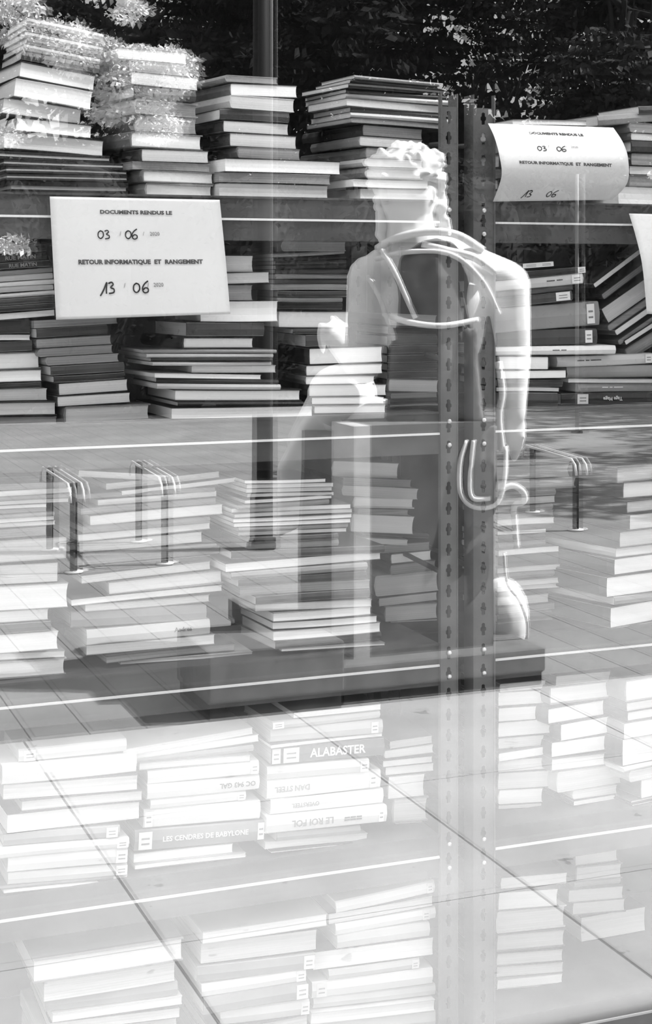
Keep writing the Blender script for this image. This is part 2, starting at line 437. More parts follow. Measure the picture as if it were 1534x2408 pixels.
# ---- top shelf, left bay
stack(0, 'left', 'leftmost stack', [
 (62, 246, 68, 15, 'G', 's', 12), (60, 248, 84, 14, 'D', 's', 12), (58, 245, 99, 14, 'G', 's', 11), (62, 240, 113, 13, 'D', 's', 11),
 (55, 238, 127, 14, 'G', 's', 11), (50, 236, 143, 16, 'D', 's', 10),
 (44, 230, 180, 33, 'W', 'b', 10), (34, 218, 221, 38, 'W', 'b', 10), (6, 194, 261, 32, 'L', 'b', 8), (36, 221, 301, 30, 'W', 'b', 6),
 (10, 245, 339, 33, 'L', 'b', 5), (-20, 262, 370, 14, 'L', 'b', 2.5, dict(board=.36, cov=0)), (10, 293, 387, 14, 'L', 'b', 2, dict(board=.36, cov=0)), (14, 304, 403, 14, 'L', 'b', 1.5, dict(board=.36, cov=0)),
 (16, 304, 418, 14, 'L', 'b', 1, dict(board=.36, cov=0)), (24, 306, 434, 15, 'L', 'b', 1, dict(board=.36, cov=0))], .03, 4)
stack(0, 'left', 'second stack', [
 (272, 445, 132, 24, 'L', 'l', 3), (300, 452, 160, 26, 'G', 'l', 3), (303, 472, 190, 30, 'L', 'l', 4), (312, 467, 221, 26, 'D', 's', 3),
 (312, 473, 255, 30, 'G', 'l', 3), (312, 467, 293, 36, 'G', 'l', 2), (302, 484, 332, 36, 'W', 'l', 2), (328, 497, 367, 30, 'L', 'l', 1),
 (308, 500, 392, 18, 'G', 'b'), (330, 512, 416, 28, 'W', 'l'), (338, 507, 443, 20, 'W', 'l')], .03, 12)
stack(0, 'left', 'third stack', [
 (527, 657, 187, 16, 'G', 'l', 2), (537, 705, 213, 30, 'W', 'l', 1), (538, 698, 243, 32, 'L', 'l', 3), (515, 685, 272, 25, 'D', 's'),
 (520, 685, 301, 28, 'L', 'l'), (535, 704, 331, 32, 'L', 'l'), (555, 711, 361, 26, 'G', 'l'), (524, 812, 391, 32, 'W', 'b', 1),
 (512, 785, 420, 22, 'G', 'b', 1), (512, 780, 443, 22, 'L', 'b', 1)], .04, 9)
stack(0, 'left', 'fourth stack', [
 (830, 1050, 190, 8, 'G', 's', 4), (820, 1062, 200, 9, 'D', 's', 4), (812, 1070, 211, 10, 'K', 's', 3), (810, 1070, 222, 9, 'D', 's', 3),
 (810, 1068, 233, 11, 'L', 's', 3), (808, 1066, 249, 18, 'L', 'b', 3), (818, 1066, 266, 11, 'D', 's', 3), (820, 1066, 278, 11, 'L', 's', 3), (820, 1066, 291, 11, 'G', 'b', 3),
 (848, 1000, 311, 26, 'G', 'l', 3), (842, 998, 336, 24, 'L', 'l', 3), (855, 1000, 361, 26, 'G', 'l', 1), (848, 1000, 384, 18, 'L', 'l', 1),
 (855, 1000, 407, 26, 'L', 'l', 1), (827, 1015, 431, 18, 'W', 'b', 1), (845, 1026, 454, 16, 'W', 'b', 1)], .05, 8)
# ---- top shelf, right bay
stack(0, 'right', 'stack behind curled sheet', [
 (1205, 1418, 288, 11, 'W', 'b', 1), (1200, 1400, 312, 30, 'D', 's', None, HID), (1180, 1400, 345, 32, 'G', 'b', None, HID), (1175, 1390, 380, 34, 'D', 's', None, HID),
 (1180, 1400, 410, 24, 'G', 'b', None, HID), (1172, 1400, 436, 22, 'K', 's', None, HID), (1172, 1395, 458, 18, 'D', 's', None, HID)], .06)
stack(0, 'right', 'rightmost stack', [
 (1500, 1660, 256, 20, 'D', 's', -2), (1400, 1600, 275, 22, 'G', 's', -4), (1478, 1640, 304, 20, 'G', 'l'), (1478, 1640, 324, 16, 'L', 'l'),
 (1480, 1650, 348, 26, 'D', 's'), (1480, 1650, 377, 28, 'G', 'l'), (1478, 1650, 402, 20, 'L', 'l'), (1476, 1650, 427, 26, 'G', 'l'), (1450, 1650, 457, 28, 'W', 'b')], .04, 5)
# ---- second shelf, left bay
T5 = dict(txt=[('DE LE MATIN', 0.05, .5, False, 'sticker', 1.2)])
stack(1, 'left', 'leftmost stack', [
 (-120, 112, 590, 18, 'D', 's', -4), (-120, 112, 609, 18, 'D', 's', -4, dict(txt=[('RUE MATIN', .45, .55, False, 'cover_d', 1.1)])),
 (-120, 120, 627, 17, 'D', 's', -4, dict(txt=[('RUE MATIN', .45, .55, False, 'cover_d', 1.1)])),
 (-120, 126, 642, 13, 'G', 's', -4), (-120, 127, 656, 16, 'L', 's', -4), (-120, 128, 670, 12, 'W', 's', -4), (-120, 128, 683, 13, 'L', 's', -4),
 (-120, 129, 696, 12, 'W', 's', -4), (-120, 130, 710, 16, 'D', 's', -4), (-120, 130, 726, 15, 'K', 's', -4), (-120, 131, 742, 13, 'L', 'b', -4),
 (-100, 72, 770, 30, 'K', 's', -2), (-100, 72, 796, 10, 'L', 'b', -1), (-100, 76, 813, 22, 'D', 's', -2),
 (-80, 97, 851, 38, 'W', 'b', -2), (-80, 99, 886, 28, 'W', 'b', -2), (-80, 98, 907, 16, 'K', 's', -2), (-80, 112, 929, 28, 'L', 'b', -1.5),
 (-70, 135, 962, 34, 'L', 'b', -1.5), (-70, 134, 991, 20, 'G', 'b', -1)], .03, 0)
stack(1, 'left', 'second stack', [
 (78, 280, 757, 17, 'G', 'b', -3), (84, 258, 779, 24, 'D', 's', -3), (82, 265, 803, 24, 'G', 'l', -3), (88, 268, 825, 20, 'G', 'l', -3),
 (107, 282, 845, 20, 'G', 'l', -3), (118, 296, 867, 24, 'D', 's', -3), (125, 298, 888, 18, 'K', 's', -3), (135, 304, 909, 32, 'L', 'l', -3.5),
 (132, 310, 939, 26, 'L', 'l', -3), (150, 358, 975, 46, 'L', 'l', -2)], .03, 8)
stack(1, 'left', 'third stack', [
 (420, 598, 620, 40, 'L', 'l'), (450, 635, 655, 28, 'L', 'b', -2), (425, 597, 687, 34, 'G', 'l'), (472, 655, 732, 46, 'W', 'b', 0),
 (437, 625, 774, 32, 'D', 's', 0), (428, 602, 807, 28, 'W', 'l', 0), (338, 655, 826, 9, 'G', 's', 0), (345, 648, 836, 9, 'L', 's', 0), (355, 645, 846, 9, 'K', 's', 0), (358, 645, 854, 8, 'L', 's', 0),
 (450, 652, 868, 18, 'L', 'b', 0), (362, 620, 884, 11, 'W', 'b', 1), (368, 660, 896, 11, 'K', 's', 1), (370, 665, 908, 11, 'L', 's', .5), 
 (410, 715, 930, 28, 'W', 'b', 0), (418, 720, 949, 10, 'K', 's', 0), (405, 740, 975, 38, 'W', 'b', -1)], .02, 3)
stack(1, 'left', 'fourth stack', [
 (665, 812, 578, 22, 'G', 'l', 0), (640, 810, 597, 8, 'G', 's', -3), (645, 815, 606, 9, 'K', 's', -2), (650, 815, 616, 9, 'D', 's', -1), (650, 815, 627, 10, 'K', 's', -1), (650, 818, 638, 11, 'D', 's', 0),
 (648, 818, 650, 12, 'G', 's', 0), (648, 818, 662, 11, 'D', 's', 0), (640, 816, 675, 14, 'G', 's', 0), (655, 816, 691, 15, 'D', 's', 0), (655, 805, 704, 10, 'G', 's', 0), (655, 805, 719, 16, 'K', 's', 0),
 (655, 825, 750, 40, 'W', 'b', 0), (690, 800, 780, 10, 'D', 's', 0), (720, 820, 800, 28, 'D', 's', -1), (728, 900, 836, 38, 'W', 'l', -2), (722, 898, 869, 26, 'W', 'l', -2), (720, 880, 893, 20, 'W', 'l', -1),
 (728, 908, 917, 26, 'W', 'l', -1), (735, 902, 942, 16, 'W', 'l', -1), (740, 906, 968, 30, 'W', 'l', -1)], .04, -2)
stack(1, 'left', 'fifth stack', [
 (915, 1028, 752, 26, 'G', 'l', 2), (915, 1028, 778, 18, 'K', 's', 1), (912, 1030, 800, 22, 'D', 's'), (912, 1030, 822, 18, 'K', 's'), (912, 1030, 843, 18, 'K', 's'), (912, 1030, 862, 16, 'D', 's'), (912, 1030, 880, 16, 'K', 's'), (915, 1030, 908, 26, 'L', 'l', 1),
 (918, 1030, 929, 13, 'G', 'l'), (918, 1030, 943, 12, 'D', 's'), (918, 1030, 957, 12, 'G', 's'), (918, 1030, 971, 14, 'D', 's')], .09, 0)
# ---- second shelf, right bay
LB = lambda *p: dict(lab=p)
stack(1, 'right', 'stack next to posts', [
 (1172, 1300, 626, 15, 'D', 's', -4, LB((.75, .03), (.2, .035))), (1172, 1377, 640, 18, 'K', 's', -4, LB((.9, .016))), (1165, 1370, 664, 22, 'L', 's', -5, dict(lab=[(.85, .022)], txt=[('--- ----', .35, .5, True, 'cover_b', 1)])),
 (1172, 1350, 684, 10, 'D', 'b', -5), (1165, 1345, 702, 22, 'D', 's', -5, LB((.75, .03))), (1165, 1412, 746, 56, 'G', 's', -4, LB((.82, .017))), 
 (1175, 1402, 794, 36, 'D', 's', -2, LB((.82, .015))), (1172, 1445, 824, 20, 'W', 's', -1, dict(txt=[('--- ----', .05, .5, True, 'cover_b', 1)])), (1176, 1290, 853, 30, 'W', 'r', 0), (1180, 1332, 881, 20, 'W', 'r', -1),
 (1172, 1325, 900, 18, 'D', 's', 0), (1170, 1315, 916, 10, 'L', 'b', 0), (1175, 1312, 942, 40, 'D', 's', 0)], .02, -2)
stack(1, 'right', 'stack at photo edge', [
 (1310, 1540, 847, 26, 'L', 's', -2, dict(lab=[(.9, .016)], txt=[('------ -- ----', -.35, .45, True, 'cover_b', 1)])), (1336, 1548, 874, 32, 'G', 's', -1), (1340, 1550, 894, 10, 'L', 'b', 0), (1360, 1560, 912, 22, 'G', 's', -.5, dict(lab=[(.9, .018)], txt=[('------ -- ----', -.2, .45, True, 'sticker', 1)])),
 (1322, 1580, 942, 42, 'D', 's', -1, dict(lab=[(-.62, .024)], txt=[('20', .72, .32, True, 'sticker', 1), ('Tage Mage', -.08, .32, True, 'sticker', 1)], yaw=0))], .03, 0)
sl = [(1385, 1545, 622, 14, 'W', 'l', -33), (1405, 1560, 650, 18, 'G', 'l', -33), (1410, 1590, 690, 46, 'L', 'l', -31), (1420, 1590, 722, 18, 'G', 'l', -31),
      (1438, 1590, 738, 16, 'W', 'l', -31), (1445, 1600, 760, 14, 'G', 'l', -31), (1462, 1610, 765, 13, 'W', 'l', -29), (1465, 1620, 792, 34, 'G', 'l', -29)]
zz = ['topmost', 'second from top', 'third from top', 'fourth from top', 'fifth from top', 'sixth from top', 'seventh from top', 'lowest']
for i, b in enumerate(sl):
    stack(1, 'right', 'tilted', [tuple(b)+(dict(label='%s book, %s of leaning books beside the lowest hanging sheet' % ({'W': 'white-edged', 'L': 'thick pale', 'G': 'grey-edged'}[b[4]], zz[i]), yaw=0),)], .05, 0, .16, settle=False)
# ---- third shelf, left bay
stack(2, 'left', 'leftmost stack', [
 (-120, 150, 1128, 14, 'D', 's', -2), (-120, 160, 1146, 14, 'G', 'b', -2), (-120, 175, 1160, 14, 'W', 'b', -3), (-120, 168, 1172, 10, 'G', 's'), (-110, 165, 1183, 11, 'L', 'b', -3), (-110, 112, 1194, 9, 'W', 'b'), (-110, 112, 1204, 9, 'G', 'b'),
 (-110, 130, 1214, 9, 'G', 's'), (-110, 130, 1225, 11, 'W', 'b'), (-110, 132, 1236, 11, 'L', 'b'), (-100, 112, 1253, 22, 'G', 'b'), (-100, 166, 1295, 56, 'L', 'r', -3), (-80, 140, 1350, 44, 'L', 'r', -3),
 (-60, 163, 1405, 56, 'W', 'l', -3), (-60, 116, 1450, 26, 'W', 'b', -3), (-60, 122, 1477, 24, 'D', 's', -4), (-60, 140, 1512, 42, 'W', 'l', -3.5), (-50, 154, 1542, 16, 'L', 'b', -3), (-50, 158, 1571, 36, 'W', 'l', -4)], .03, 3)
stack(2, 'left', 'second stack', [
 (185, 405, 1118, 12, 'W', 'b', 3), (250, 520, 1130, 12, 'L', 'b', -6), (285, 572, 1144, 12, 'W', 'b', -6), (185, 510, 1158, 12, 'G', 's', -3), (230, 515, 1172, 14, 'W', 'b', -4), (190, 515, 1188, 16, 'G', 'b', -4),
 (213, 528, 1212, 22, 'W', 'b', -5), (195, 500, 1233, 16, 'G', 's', -4), (184, 500, 1250, 16, 'W', 'b', -5), (188, 478, 1275, 28, 'L', 'b', -5), (200, 515, 1292, 8, 'G', 's', -4), (176, 525, 1308, 16, 'G', 'b', -4), (190, 500, 1325, 16, 'D', 's', -5), (192, 500, 1343, 14, 'L', 'b', -6),
 (255, 528, 1372, 26, 'W', 'b', -6), (168, 530, 1400, 16, 'W', 'b', -5), (200, 498, 1418, 18, 'L', 'b', -4), (168, 490, 1448, 38, 'G', 's', -3), 
 (205, 498, 1486, 34, 'L', 's', -5, dict(txt=[('Andrea', .55, .3, False, 'cover_c', 1)])), (205, 508, 1516, 22, 'W', 'b', -5), (250, 558, 1534, 12, 'G', 'b', -5), (285, 598, 1555, 16, 'L', 'b', -4)], .05, 3)
stack(2, 'left', 'third stack', [
 (575, 770, 1131, 9, 'W', 'b', -1), (580, 788, 1141, 10, 'L', 'b', -1), (578, 786, 1152, 9, 'W', 'b', -1), (580, 790, 1163, 9, 'L', 'b', -1), (575, 785, 1174, 10, 'W', 'b'), (560, 780, 1185, 10, 'G', 's'), (545, 830, 1196, 9, 'W', 'b', -2), (550, 836, 1207, 9, 'L', 'b', -2),
 (548, 834, 1218, 9, 'W', 'b', -2), (550, 830, 1229, 9, 'W', 'b', -2), (560, 825, 1240, 9, 'G', 's', -2), (560, 820, 1251, 9, 'L', 'b', -2), (585, 800, 1264, 12, 'D', 's', -2), (585, 800, 1279, 12, 'G', 's', -2), (545, 912, 1299, 14, 'D', 's', -2), (530, 905, 1321, 20, 'W', 'b', -4),
 (545, 870, 1342, 16, 'G', 's', -4), (560, 870, 1361, 16, 'D', 's', -3), (565, 875, 1382, 16, 'G', 'b', -3), (600, 878, 1403, 16, 'D', 's', -3), (600, 880, 1423, 12, 'L', 'b', -2), (640, 880, 1443, 15, 'W', 'b', -3), (640, 893, 1463, 12, 'W', 'b', -3),
 (642, 900, 1484, 16, 'W', 'b', -4), (645, 905, 1507, 14, 'D', 's', -4), (662, 910, 1528, 16, 'W', 'b', -3), (675, 918, 1549, 16, 'D', 's', -3)], .02, 4, .15)
stack(2, 'left', 'stack beside left post', [
 (782, 938, 1104, 36, 'W', 'l', 2), (805, 970, 1134, 18, 'G', 'l', 2), (804, 986, 1156, 22, 'L', 'l', 3), (830, 977, 1184, 24, 'W', 'l', 1), (842, 962, 1203, 14, 'G', 'l', 1), (826, 974, 1231, 40, 'W', 'l', 2), (852, 1012, 1258, 10, 'D', 's', 3), (840, 960, 1272, 14, 'L', 'l', 2),
 (872, 1012, 1288, 20, 'G', 'l', -4), (920, 1014, 1310, 22, 'W', 'l', -6), (918, 1026, 1335, 24, 'G', 'l', -6), (884, 1030, 1372, 52, 'L', 'l', -6), (890, 1030, 1408, 24, 'L', 'l', -6), (905, 1030, 1442, 42, 'L', 'l', -4), (918, 1030, 1484, 38, 'L', 'l', -3)], .19, 0, .16)
# ---- third shelf, right bay
stack(2, 'right', 'stack next to posts', [
 (1172, 1368, 1084, 14, 'L', 'b'), (1172, 1368, 1108, 26, 'L', 'b'), (1172, 1366, 1138, 22, 'L', 'b'), (1172, 1308, 1160, 12, 'G', 's'), (1172, 1305, 1176, 16, 'L', 'b'), (1172, 1300, 1194, 14, 'G', 's'), (1172, 1304, 1210, 14, 'G', 'b'), (1172, 1303, 1226, 14, 'W', 'b'), (1172, 1300, 1240, 9, 'D', 's'),
 (1172, 1285, 1250, 8, 'W', 'b'), (1172, 1285, 1264, 14, 'D', 's'), (1172, 1285, 1280, 14, 'G', 's'), (1172, 1318, 1295, 12, 'W', 'b'), (1172, 1316, 1317, 26, 'D', 's'), (1172, 1318, 1338, 11, 'L', 'b'), (1172, 1316, 1353, 14, 'G', 's'), (1172, 1316, 1368, 12, 'L', 'b'), (1172, 1318, 1382, 10, 'W', 'b'), (1172, 1290, 1394, 10, 'D', 's'),
 (1172, 1290, 1409, 20, 'L', 'b'), (1172, 1308, 1430, 16, 'G', 'b'), (1172, 1300, 1450, 18, 'D', 's'), (1172, 1300, 1469, 18, 'G', 's')], .10, 0, .15)
stack(2, 'right', 'rightmost stack', [
 (1436, 1600, 1108, 32, 'L', 'l'), (1450, 1612, 1150, 34, 'W', 'l', -1), (1458, 1612, 1187, 28, 'L', 'l', -2), (1465, 1620, 1221, 34, 'L', 'l', -2), (1440, 1610, 1262, 38, 'L', 'l', -2), (1432, 1600, 1293, 20, 'W', 'l', -2), (1430, 1600, 1324, 40, 'W', 'l', -3), (1412, 1600, 1370, 48, 'W', 'l', -3),
 (1430, 1600, 1404, 16, 'G', 's', -2), (1418, 1610, 1446, 58, 'W', 'l', -4), (1424, 1610, 1484, 13, 'W', 'b', -4)], .0, 17, .2)
# ---- fourth shelf, left bay
stack(3, 'left', 'leftmost stack', [
 (45, 300, 1763, 26, 'L', 's', -6, LB((-.8, .02))), (6, 326, 1808, 38, 'W', 's', -5), (10, 326, 1852, 32, 'L', 'b', -5), (50, 342, 1880, 20, 'L', 'b', -5), (18, 333, 1922, 34, 'W', 'b', -6), (10, 284, 1968, 26, 'G', 's', -5, LB((.86, .02))),
 (-20, 308, 1992, 18, 'W', 's', -5, LB((.9, .02))), (20, 302, 2025, 28, 'W', 's', -5, LB((.9, .02))), (20, 302, 2056, 24, 'L', 's', -5, LB((.9, .02))), (0, 304, 2083, 22, 'G', 's', -5, LB((.88, .024))), (10, 290, 2105, 14, 'L', 's', -5)], .0, 1)
stack(3, 'left', 'second stack', [
 (290, 600, 1742, 12, 'L', 'b', -9), (285, 612, 1758, 12, 'W', 'b', -8), (290, 600, 1775, 12, 'G', 's', -6), (330, 590, 1792, 14, 'L', 'b', -5), (350, 610, 1815, 26, 'W', 's', -6, LB((.92, .014))), (347, 614, 1852, 26, 'W', 's', -5, dict(txt=[('OC 943 GAL', .6, .36, True, 'cover_c', 1.0)])),
 (354, 582, 1882, 18, 'W', 's', -5, LB((.9, .014))), (340, 614, 1912, 34, 'W', 's', -5, dict(lab=[(-.92, .014)])), (318, 625, 1967, 38, 'G', 's', -5, dict(lab=[(-.84, .024), (.94, .012)], txt=[('LES CENDRES DE BABYLONE', .08, .25, False, 'sticker', 1.0)])),
 (315, 550, 2007, 16, 'W', 'b', -6), (318, 582, 2030, 18, 'W', 'b', -6), (324, 582, 2060, 28, 'W', 'b', -7)], .02, 1)
stack(3, 'left', 'third stack', [
 (690, 900, 1672, 14, 'W', 'b', -5), (640, 900, 1692, 18, 'L', 's', -5, LB((-.9, .022))), (638, 902, 1720, 32, 'L', 's', -5, LB((.85, .014))), (636, 906, 1741, 9, 'W', 'b', -5), (640, 906, 1768, 44, 'G', 's', -5, dict(lab=[(-.66, .03), (-.92, .016)], cov=2, txt=[('ALABASTER', .16, .5, False, 'sticker', .95)])),
 (630, 870, 1806, 28, 'L', 's', -5, LB((.9, .016))), (628, 900, 1846, 38, 'W', 's', -5, dict(lab=[(.86, .014)], txt=[('STEEL', -.72, .3, True, 'cover_d', 1), ('DAN', -.4, .3, True, 'cover_d', 1)])), (636, 907, 1886, 34, 'W', 's', -5, dict(txt=[('OVERSTEEL', -.4, .3, True, 'cover_d', 1)])),
 (627, 915, 1925, 38, 'W', 's', -5, dict(lab=[(.9, .01)], txt=[('LE ROI FOL', -.25, .4, True, 'cover_d', 1), ('===', .42, .5, True, 'cover_c', 1)])), (650, 852, 1960, 14, 'G', 's', -4), (622, 870, 1980, 14, 'L', 'b', -4), (636, 878, 2009, 34, 'W', 'b', -5)], .02, 2)
stack(3, 'left', 'stack beside left post', [
 (916, 1018, 1745, 20, 'L', 'l', -8), (904, 1020, 1768, 20, 'W', 'l', -7), (900, 1018, 1789, 16, 'W', 'l', -6), (905, 1022, 1809, 18, 'W', 'l', -5), (912, 1000, 1848, 52, 'W', 'l', -5), (924, 1008, 1905, 56, 'L', 'l', -5), (930, 996, 1950, 30, 'W', 'l', -5)], .07, 0, .16)
# ---- fourth shelf, right bay
stack(3, 'right', 'stack next to posts', [
 (1175, 1285, 1612, 18, 'W', 'l', -5), (1172, 1280, 1642, 30, 'W', 'l', -4), (1172, 1262, 1675, 26, 'W', 'l', -4), (1172, 1300, 1714, 28, 'W', 'l', -5), (1172, 1280, 1745, 26, 'L', 'l', -5), (1172, 1280, 1772, 20, 'W', 'l', -8), (1172, 1295, 1798, 26, 'L', 'l', -5),
 (1172, 1292, 1832, 34, 'L', 'l', -4), (1172, 1278, 1873, 26, 'W', 'l', -3), (1172, 1276, 1912, 38, 'L', 'l', -3)], .07, 0, .17)
stack(3, 'right', 'second stack', [
 (1302, 1443, 1594, 22, 'L', 'l', -3), (1288, 1445, 1630, 40, 'W', 'l', -4), (1282, 1432, 1670, 34, 'W', 'l', -6), (1312, 1462, 1712, 28, 'W', 'l', -6), (1292, 1430, 1757, 30, 'W', 'l', -5), (1292, 1432, 1790, 28, 'W', 'l', -4), (1304, 1470, 1828, 40, 'L', 'l', -5),
 (1344, 1456, 1864, 14, 'L', 'l', -5), (1344, 1454, 1897, 40, 'W', 'l', -5)], .05, 8, .2)
stack(3, 'right', 'rightmost stack', [
 (1466, 1620, 1614, 48, 'W', 'l'), (1468, 1620, 1652, 16, 'L', 'l'), (1470, 1620, 1674, 20, 'W', 'l'), (1462, 1620, 1706, 28, 'W', 'l'), (1456, 1620, 1760, 58, 'W', 'l'), (1460, 1620, 1796, 10, 'L', 's'), (1475, 1620, 1812, 20, 'L', 'l'), (1500, 1650, 1842, 36, 'W', 'l'), (1478, 1640, 1878, 14, 'L', 'l'), (1480, 1640, 1896, 16, 'W', 'l')], .02, 8, .2)
# ---- bottom shelf, left bay (their lowest books run below the frame)
stack(4, 'left', 'leftmost stack', [
 (80, 435, 2252, 44, 'W', 'b', -9, dict(cov=3)), (105, 415, 2310, 30, 'L', 'b', -9), (110, 420, 2345, 24, 'G', 's', -8), (125, 432, 2374, 16, 'W', 'b', -8), (120, 425, 2398, 24, 'L', 'b', -8), (110, 420, 2430, 34, 'L', 'b'), (110, 420, 2465, 30, 'L', 'b')], .0, 0, .2)
stack(4, 'left', 'second stack', [
 (478, 773, 2182, 26, 'W', 'b', -8, dict(cov=4)), (474, 748, 2226, 48, 'L', 'b', -7), (466, 742, 2272, 30, 'G', 's', -7, LB((.9, .02))), (476, 722, 2314, 20, 'W', 's', -9, LB((.9, .018))), (480, 725, 2345, 30, 'G', 's', -9, LB((.9, .022))), (520, 728, 2385, 26, 'L', 's', -8, LB((.9, .016))), (500, 730, 2420, 30, 'L', 'b'), (490, 730, 2460, 34, 'G', 's')], .01, 0, .2)
stack(4, 'left', 'stack beside left post', [
 (792, 1024, 2108, 26, 'W', 's', -12, LB((.9, .012))), (775, 1020, 2140, 22, 'L', 'b', -10), (790, 1028, 2166, 24, 'W', 's', -9, LB((.8, .014))), (795, 1012, 2200, 28, 'L', 's', -8), (740, 1020, 2242, 38, 'W', 'b', -8), (775, 988, 2279, 18, 'L', 's', -8, LB((.9, .014))), (738, 1018, 2312, 32, 'W', 's', -8, LB((-.85, .02))),
 (740, 1026, 2346, 24, 'L', 's', -7), (735, 1024, 2376, 24, 'W', 'b', -7), (735, 1024, 2410, 30, 'L', 's', -7)], .02, 0, .2)
# ---- bottom shelf, right bay
stack(4, 'right', 'stack next to posts', [
 (1178, 1335, 2072, 30, 'W', 'l', -5), (1172, 1316, 2112, 46, 'W', 'l', -5), (1168, 1334, 2163, 50, 'L', 'l', -5), (1168, 1332, 2211, 44, 'L', 'l', -5), (1168, 1328, 2250, 34, 'L', 'l', -5), (1168, 1326, 2280, 26, 'L', 'l', -5), (1168, 1326, 2310, 30, 'W', 'l', -5), (1168, 1334, 2345, 40, 'L', 'l', -5)], .09, 0, .2)
stack(4, 'right', 'second stack', [
 (1352, 1456, 2014, 38, 'W', 'l', -7), (1356, 1464, 2050, 34, 'W', 'l', -6), (1352, 1460, 2077, 10, 'L', 's', -6), (1338, 1466, 2102, 26, 'W', 'l', -5), (1346, 1474, 2130, 24, 'W', 'l', -5), (1368, 1520, 2172, 44, 'W', 'b', -9)], .24, 0, .15)
build_books(298)
# ---------------------------------------------------------------- hanging sheets of paper
def bez(pts, t):
    n = len(pts)-1; t *= n; i = min(int(t), n-1); f = t-i
    p = [pts[max(0, i-1)], pts[i], pts[i+1], pts[min(n, i+2)]]
    return tuple(.5*((2*p[1][k])+(-p[0][k]+p[2][k])*f+(2*p[0][k]-5*p[1][k]+4*p[2][k]-p[3][k])*f*f+(-p[0][k]+3*p[1][k]-3*p[2][k]+p[3][k])*f**3) for k in range(len(pts[0])))
def sheet(label, left, right, ydepth, prints, hands, bulge=None):
    """left / right edge points (px, py, forward) from top to bottom"""
    cx = sum(p[0] for p in left+right)/len(left+right)
    P0 = on_plane(cx, left[0][1], ydepth)
    root = empty('paper_sheet', P0); tag(root, label, 'paper sheet', 'printed sheets hung on the shelving')
    def S(u, v):
        a = bez(left, v); b = bez(right, v)
        px, py, fw = (a[k]+(b[k]-a[k])*u for k in range(3))
        if bulge: fw += bulge*math.sin(math.pi*u)*.5
        p = on_plane(px, py, ydepth-fw); return p-P0
    nu, nv = 24, 24; vs = [S(i/nu, j/nv) for j in range(nv+1) for i in range(nu+1)]
    top = len(vs); vs += [v+Vector((0, .0004, 0)) for v in vs]
    fs = []
    for j in range(nv):
        for i in range(nu):
            a = j*(nu+1)+i; fs.append((a, a+nu+1, a+nu+2, a+1)); fs.append((a+top, a+top+1, a+top+nu+2, a+top+nu+1))
    for i in range(nu): fs.append((i, i+1, i+1+top, i+top)); q = nv*(nu+1)+i; fs.append((q, q+top, q+top+1, q+1))
    for j in range(nv): a = j*(nu+1); fs.append((a, a+top, a+top+nu+1, a+nu+1)); a += nu; fs.append((a, a+nu+1, a+top+nu+1, a+top))
    mobj('paper', vs, fs, SHEET, root, True)
    wpx, hpx = 297., 210.
    for body, u, v, size, sx, mt in prints:
        me = text_mesh(body, size, size*.0 if mt == 'cover_d' else size*.045, sx)
        for q in me.vertices:
            p = S(u+q.co.x/wpx, v-q.co.y/hpx); q.co = (p.x, p.y-.0009, p.z)
        me.materials.clear(); me.materials.append(MATS[mt])
        to = bpy.data.objects.new('printed_text', me); C.objects.link(to); to.parent = root
    for strokes, u, v, sc in hands:                     # marker handwriting as flat ribbons
        mb = MB()
        for st in strokes:
            pts = [bez(st, k/18) for k in range(19)]
            for k, (x, y) in enumerate(pts):
                x2, y2 = pts[min(k+1, 18)]; x1, y1 = pts[max(k-1, 0)]
                dx, dy = x2-x1, y2-y1; l = math.hypot(dx, dy) or 1; nx_, ny_ = -dy/l*.075, dx/l*.075
                for s_ in (1, -1):
                    p = S(u+(x+s_*nx_)*sc/wpx, v-(y+s_*ny_)*sc/hpx); mb.v.append(Vector((p.x, p.y-.001, p.z)))
            b = len(mb.v)-38
            for k in range(18): mb.f.append((b+2*k, b+2*k+1, b+2*k+3, b+2*k+2))
        mb.build('handwriting', INK, root)
    return root
def d0(x): return [[(x+.35, .95), (x+.05, .75), (x+.0, .3), (x+.3, .05), (x+.65, .35), (x+.62, .8), (x+.3, .95)]]
def d3(x): return [[(x+.1, .9), (x+.45, 1.0), (x+.6, .8), (x+.3, .55), (x+.65, .4), (x+.6, .1), (x+.1, .02)]]
def d6(x): return [[(x+.7, 1.15), (x+.25, .85), (x+.02, .4), (x+.2, .03), (x+.6, .1), (x+.65, .4), (x+.35, .5), (x+.08, .3)]]
def d1(x): return [[(x-.45, -.2), (x-.1, .3), (x+.3, 1.0), (x+.22, .5), (x+.2, .0)]]
PR = lambda: [('DOCUMENTS RENDUS LE', .50, .165, 9.6, 1.14, 'print_ink'), ('2020', .60, .335, 8.6, 1.0, 'cover_d'), ('/', .535, .335, 8.6, 1, 'cover_d'), ('/', .40, .335, 8.6, 1, 'cover_e'),
              ('RETOUR INFORMATIQUE  ET  RANGEMENT', .505, .555, 9.6, 1.14, 'print_ink'), ('2020', .60, .72, 8.6, 1.0, 'cover_d'), ('/', .54, .72, 8.6, 1, 'cover_e'), ('/', .405, .72, 8.6, 1, 'cover_e')]
sheet('flat white printed sheet hanging on the top beam left of the posts', [(117, 462, 0), (124, 600, .004), (132, 752, .006)], [(517, 470, 0), (530, 600, .003), (542, 738, .012)], YS-.012,
      PR(), [(d0(0)+d3(.75), .27, .375, 13.5), (d0(0)+d6(.75), .43, .375, 14), (d1(.2)+d3(.55), .275, .775, 16.5), (d0(0)+d6(.95), .455, .775, 15.5)])
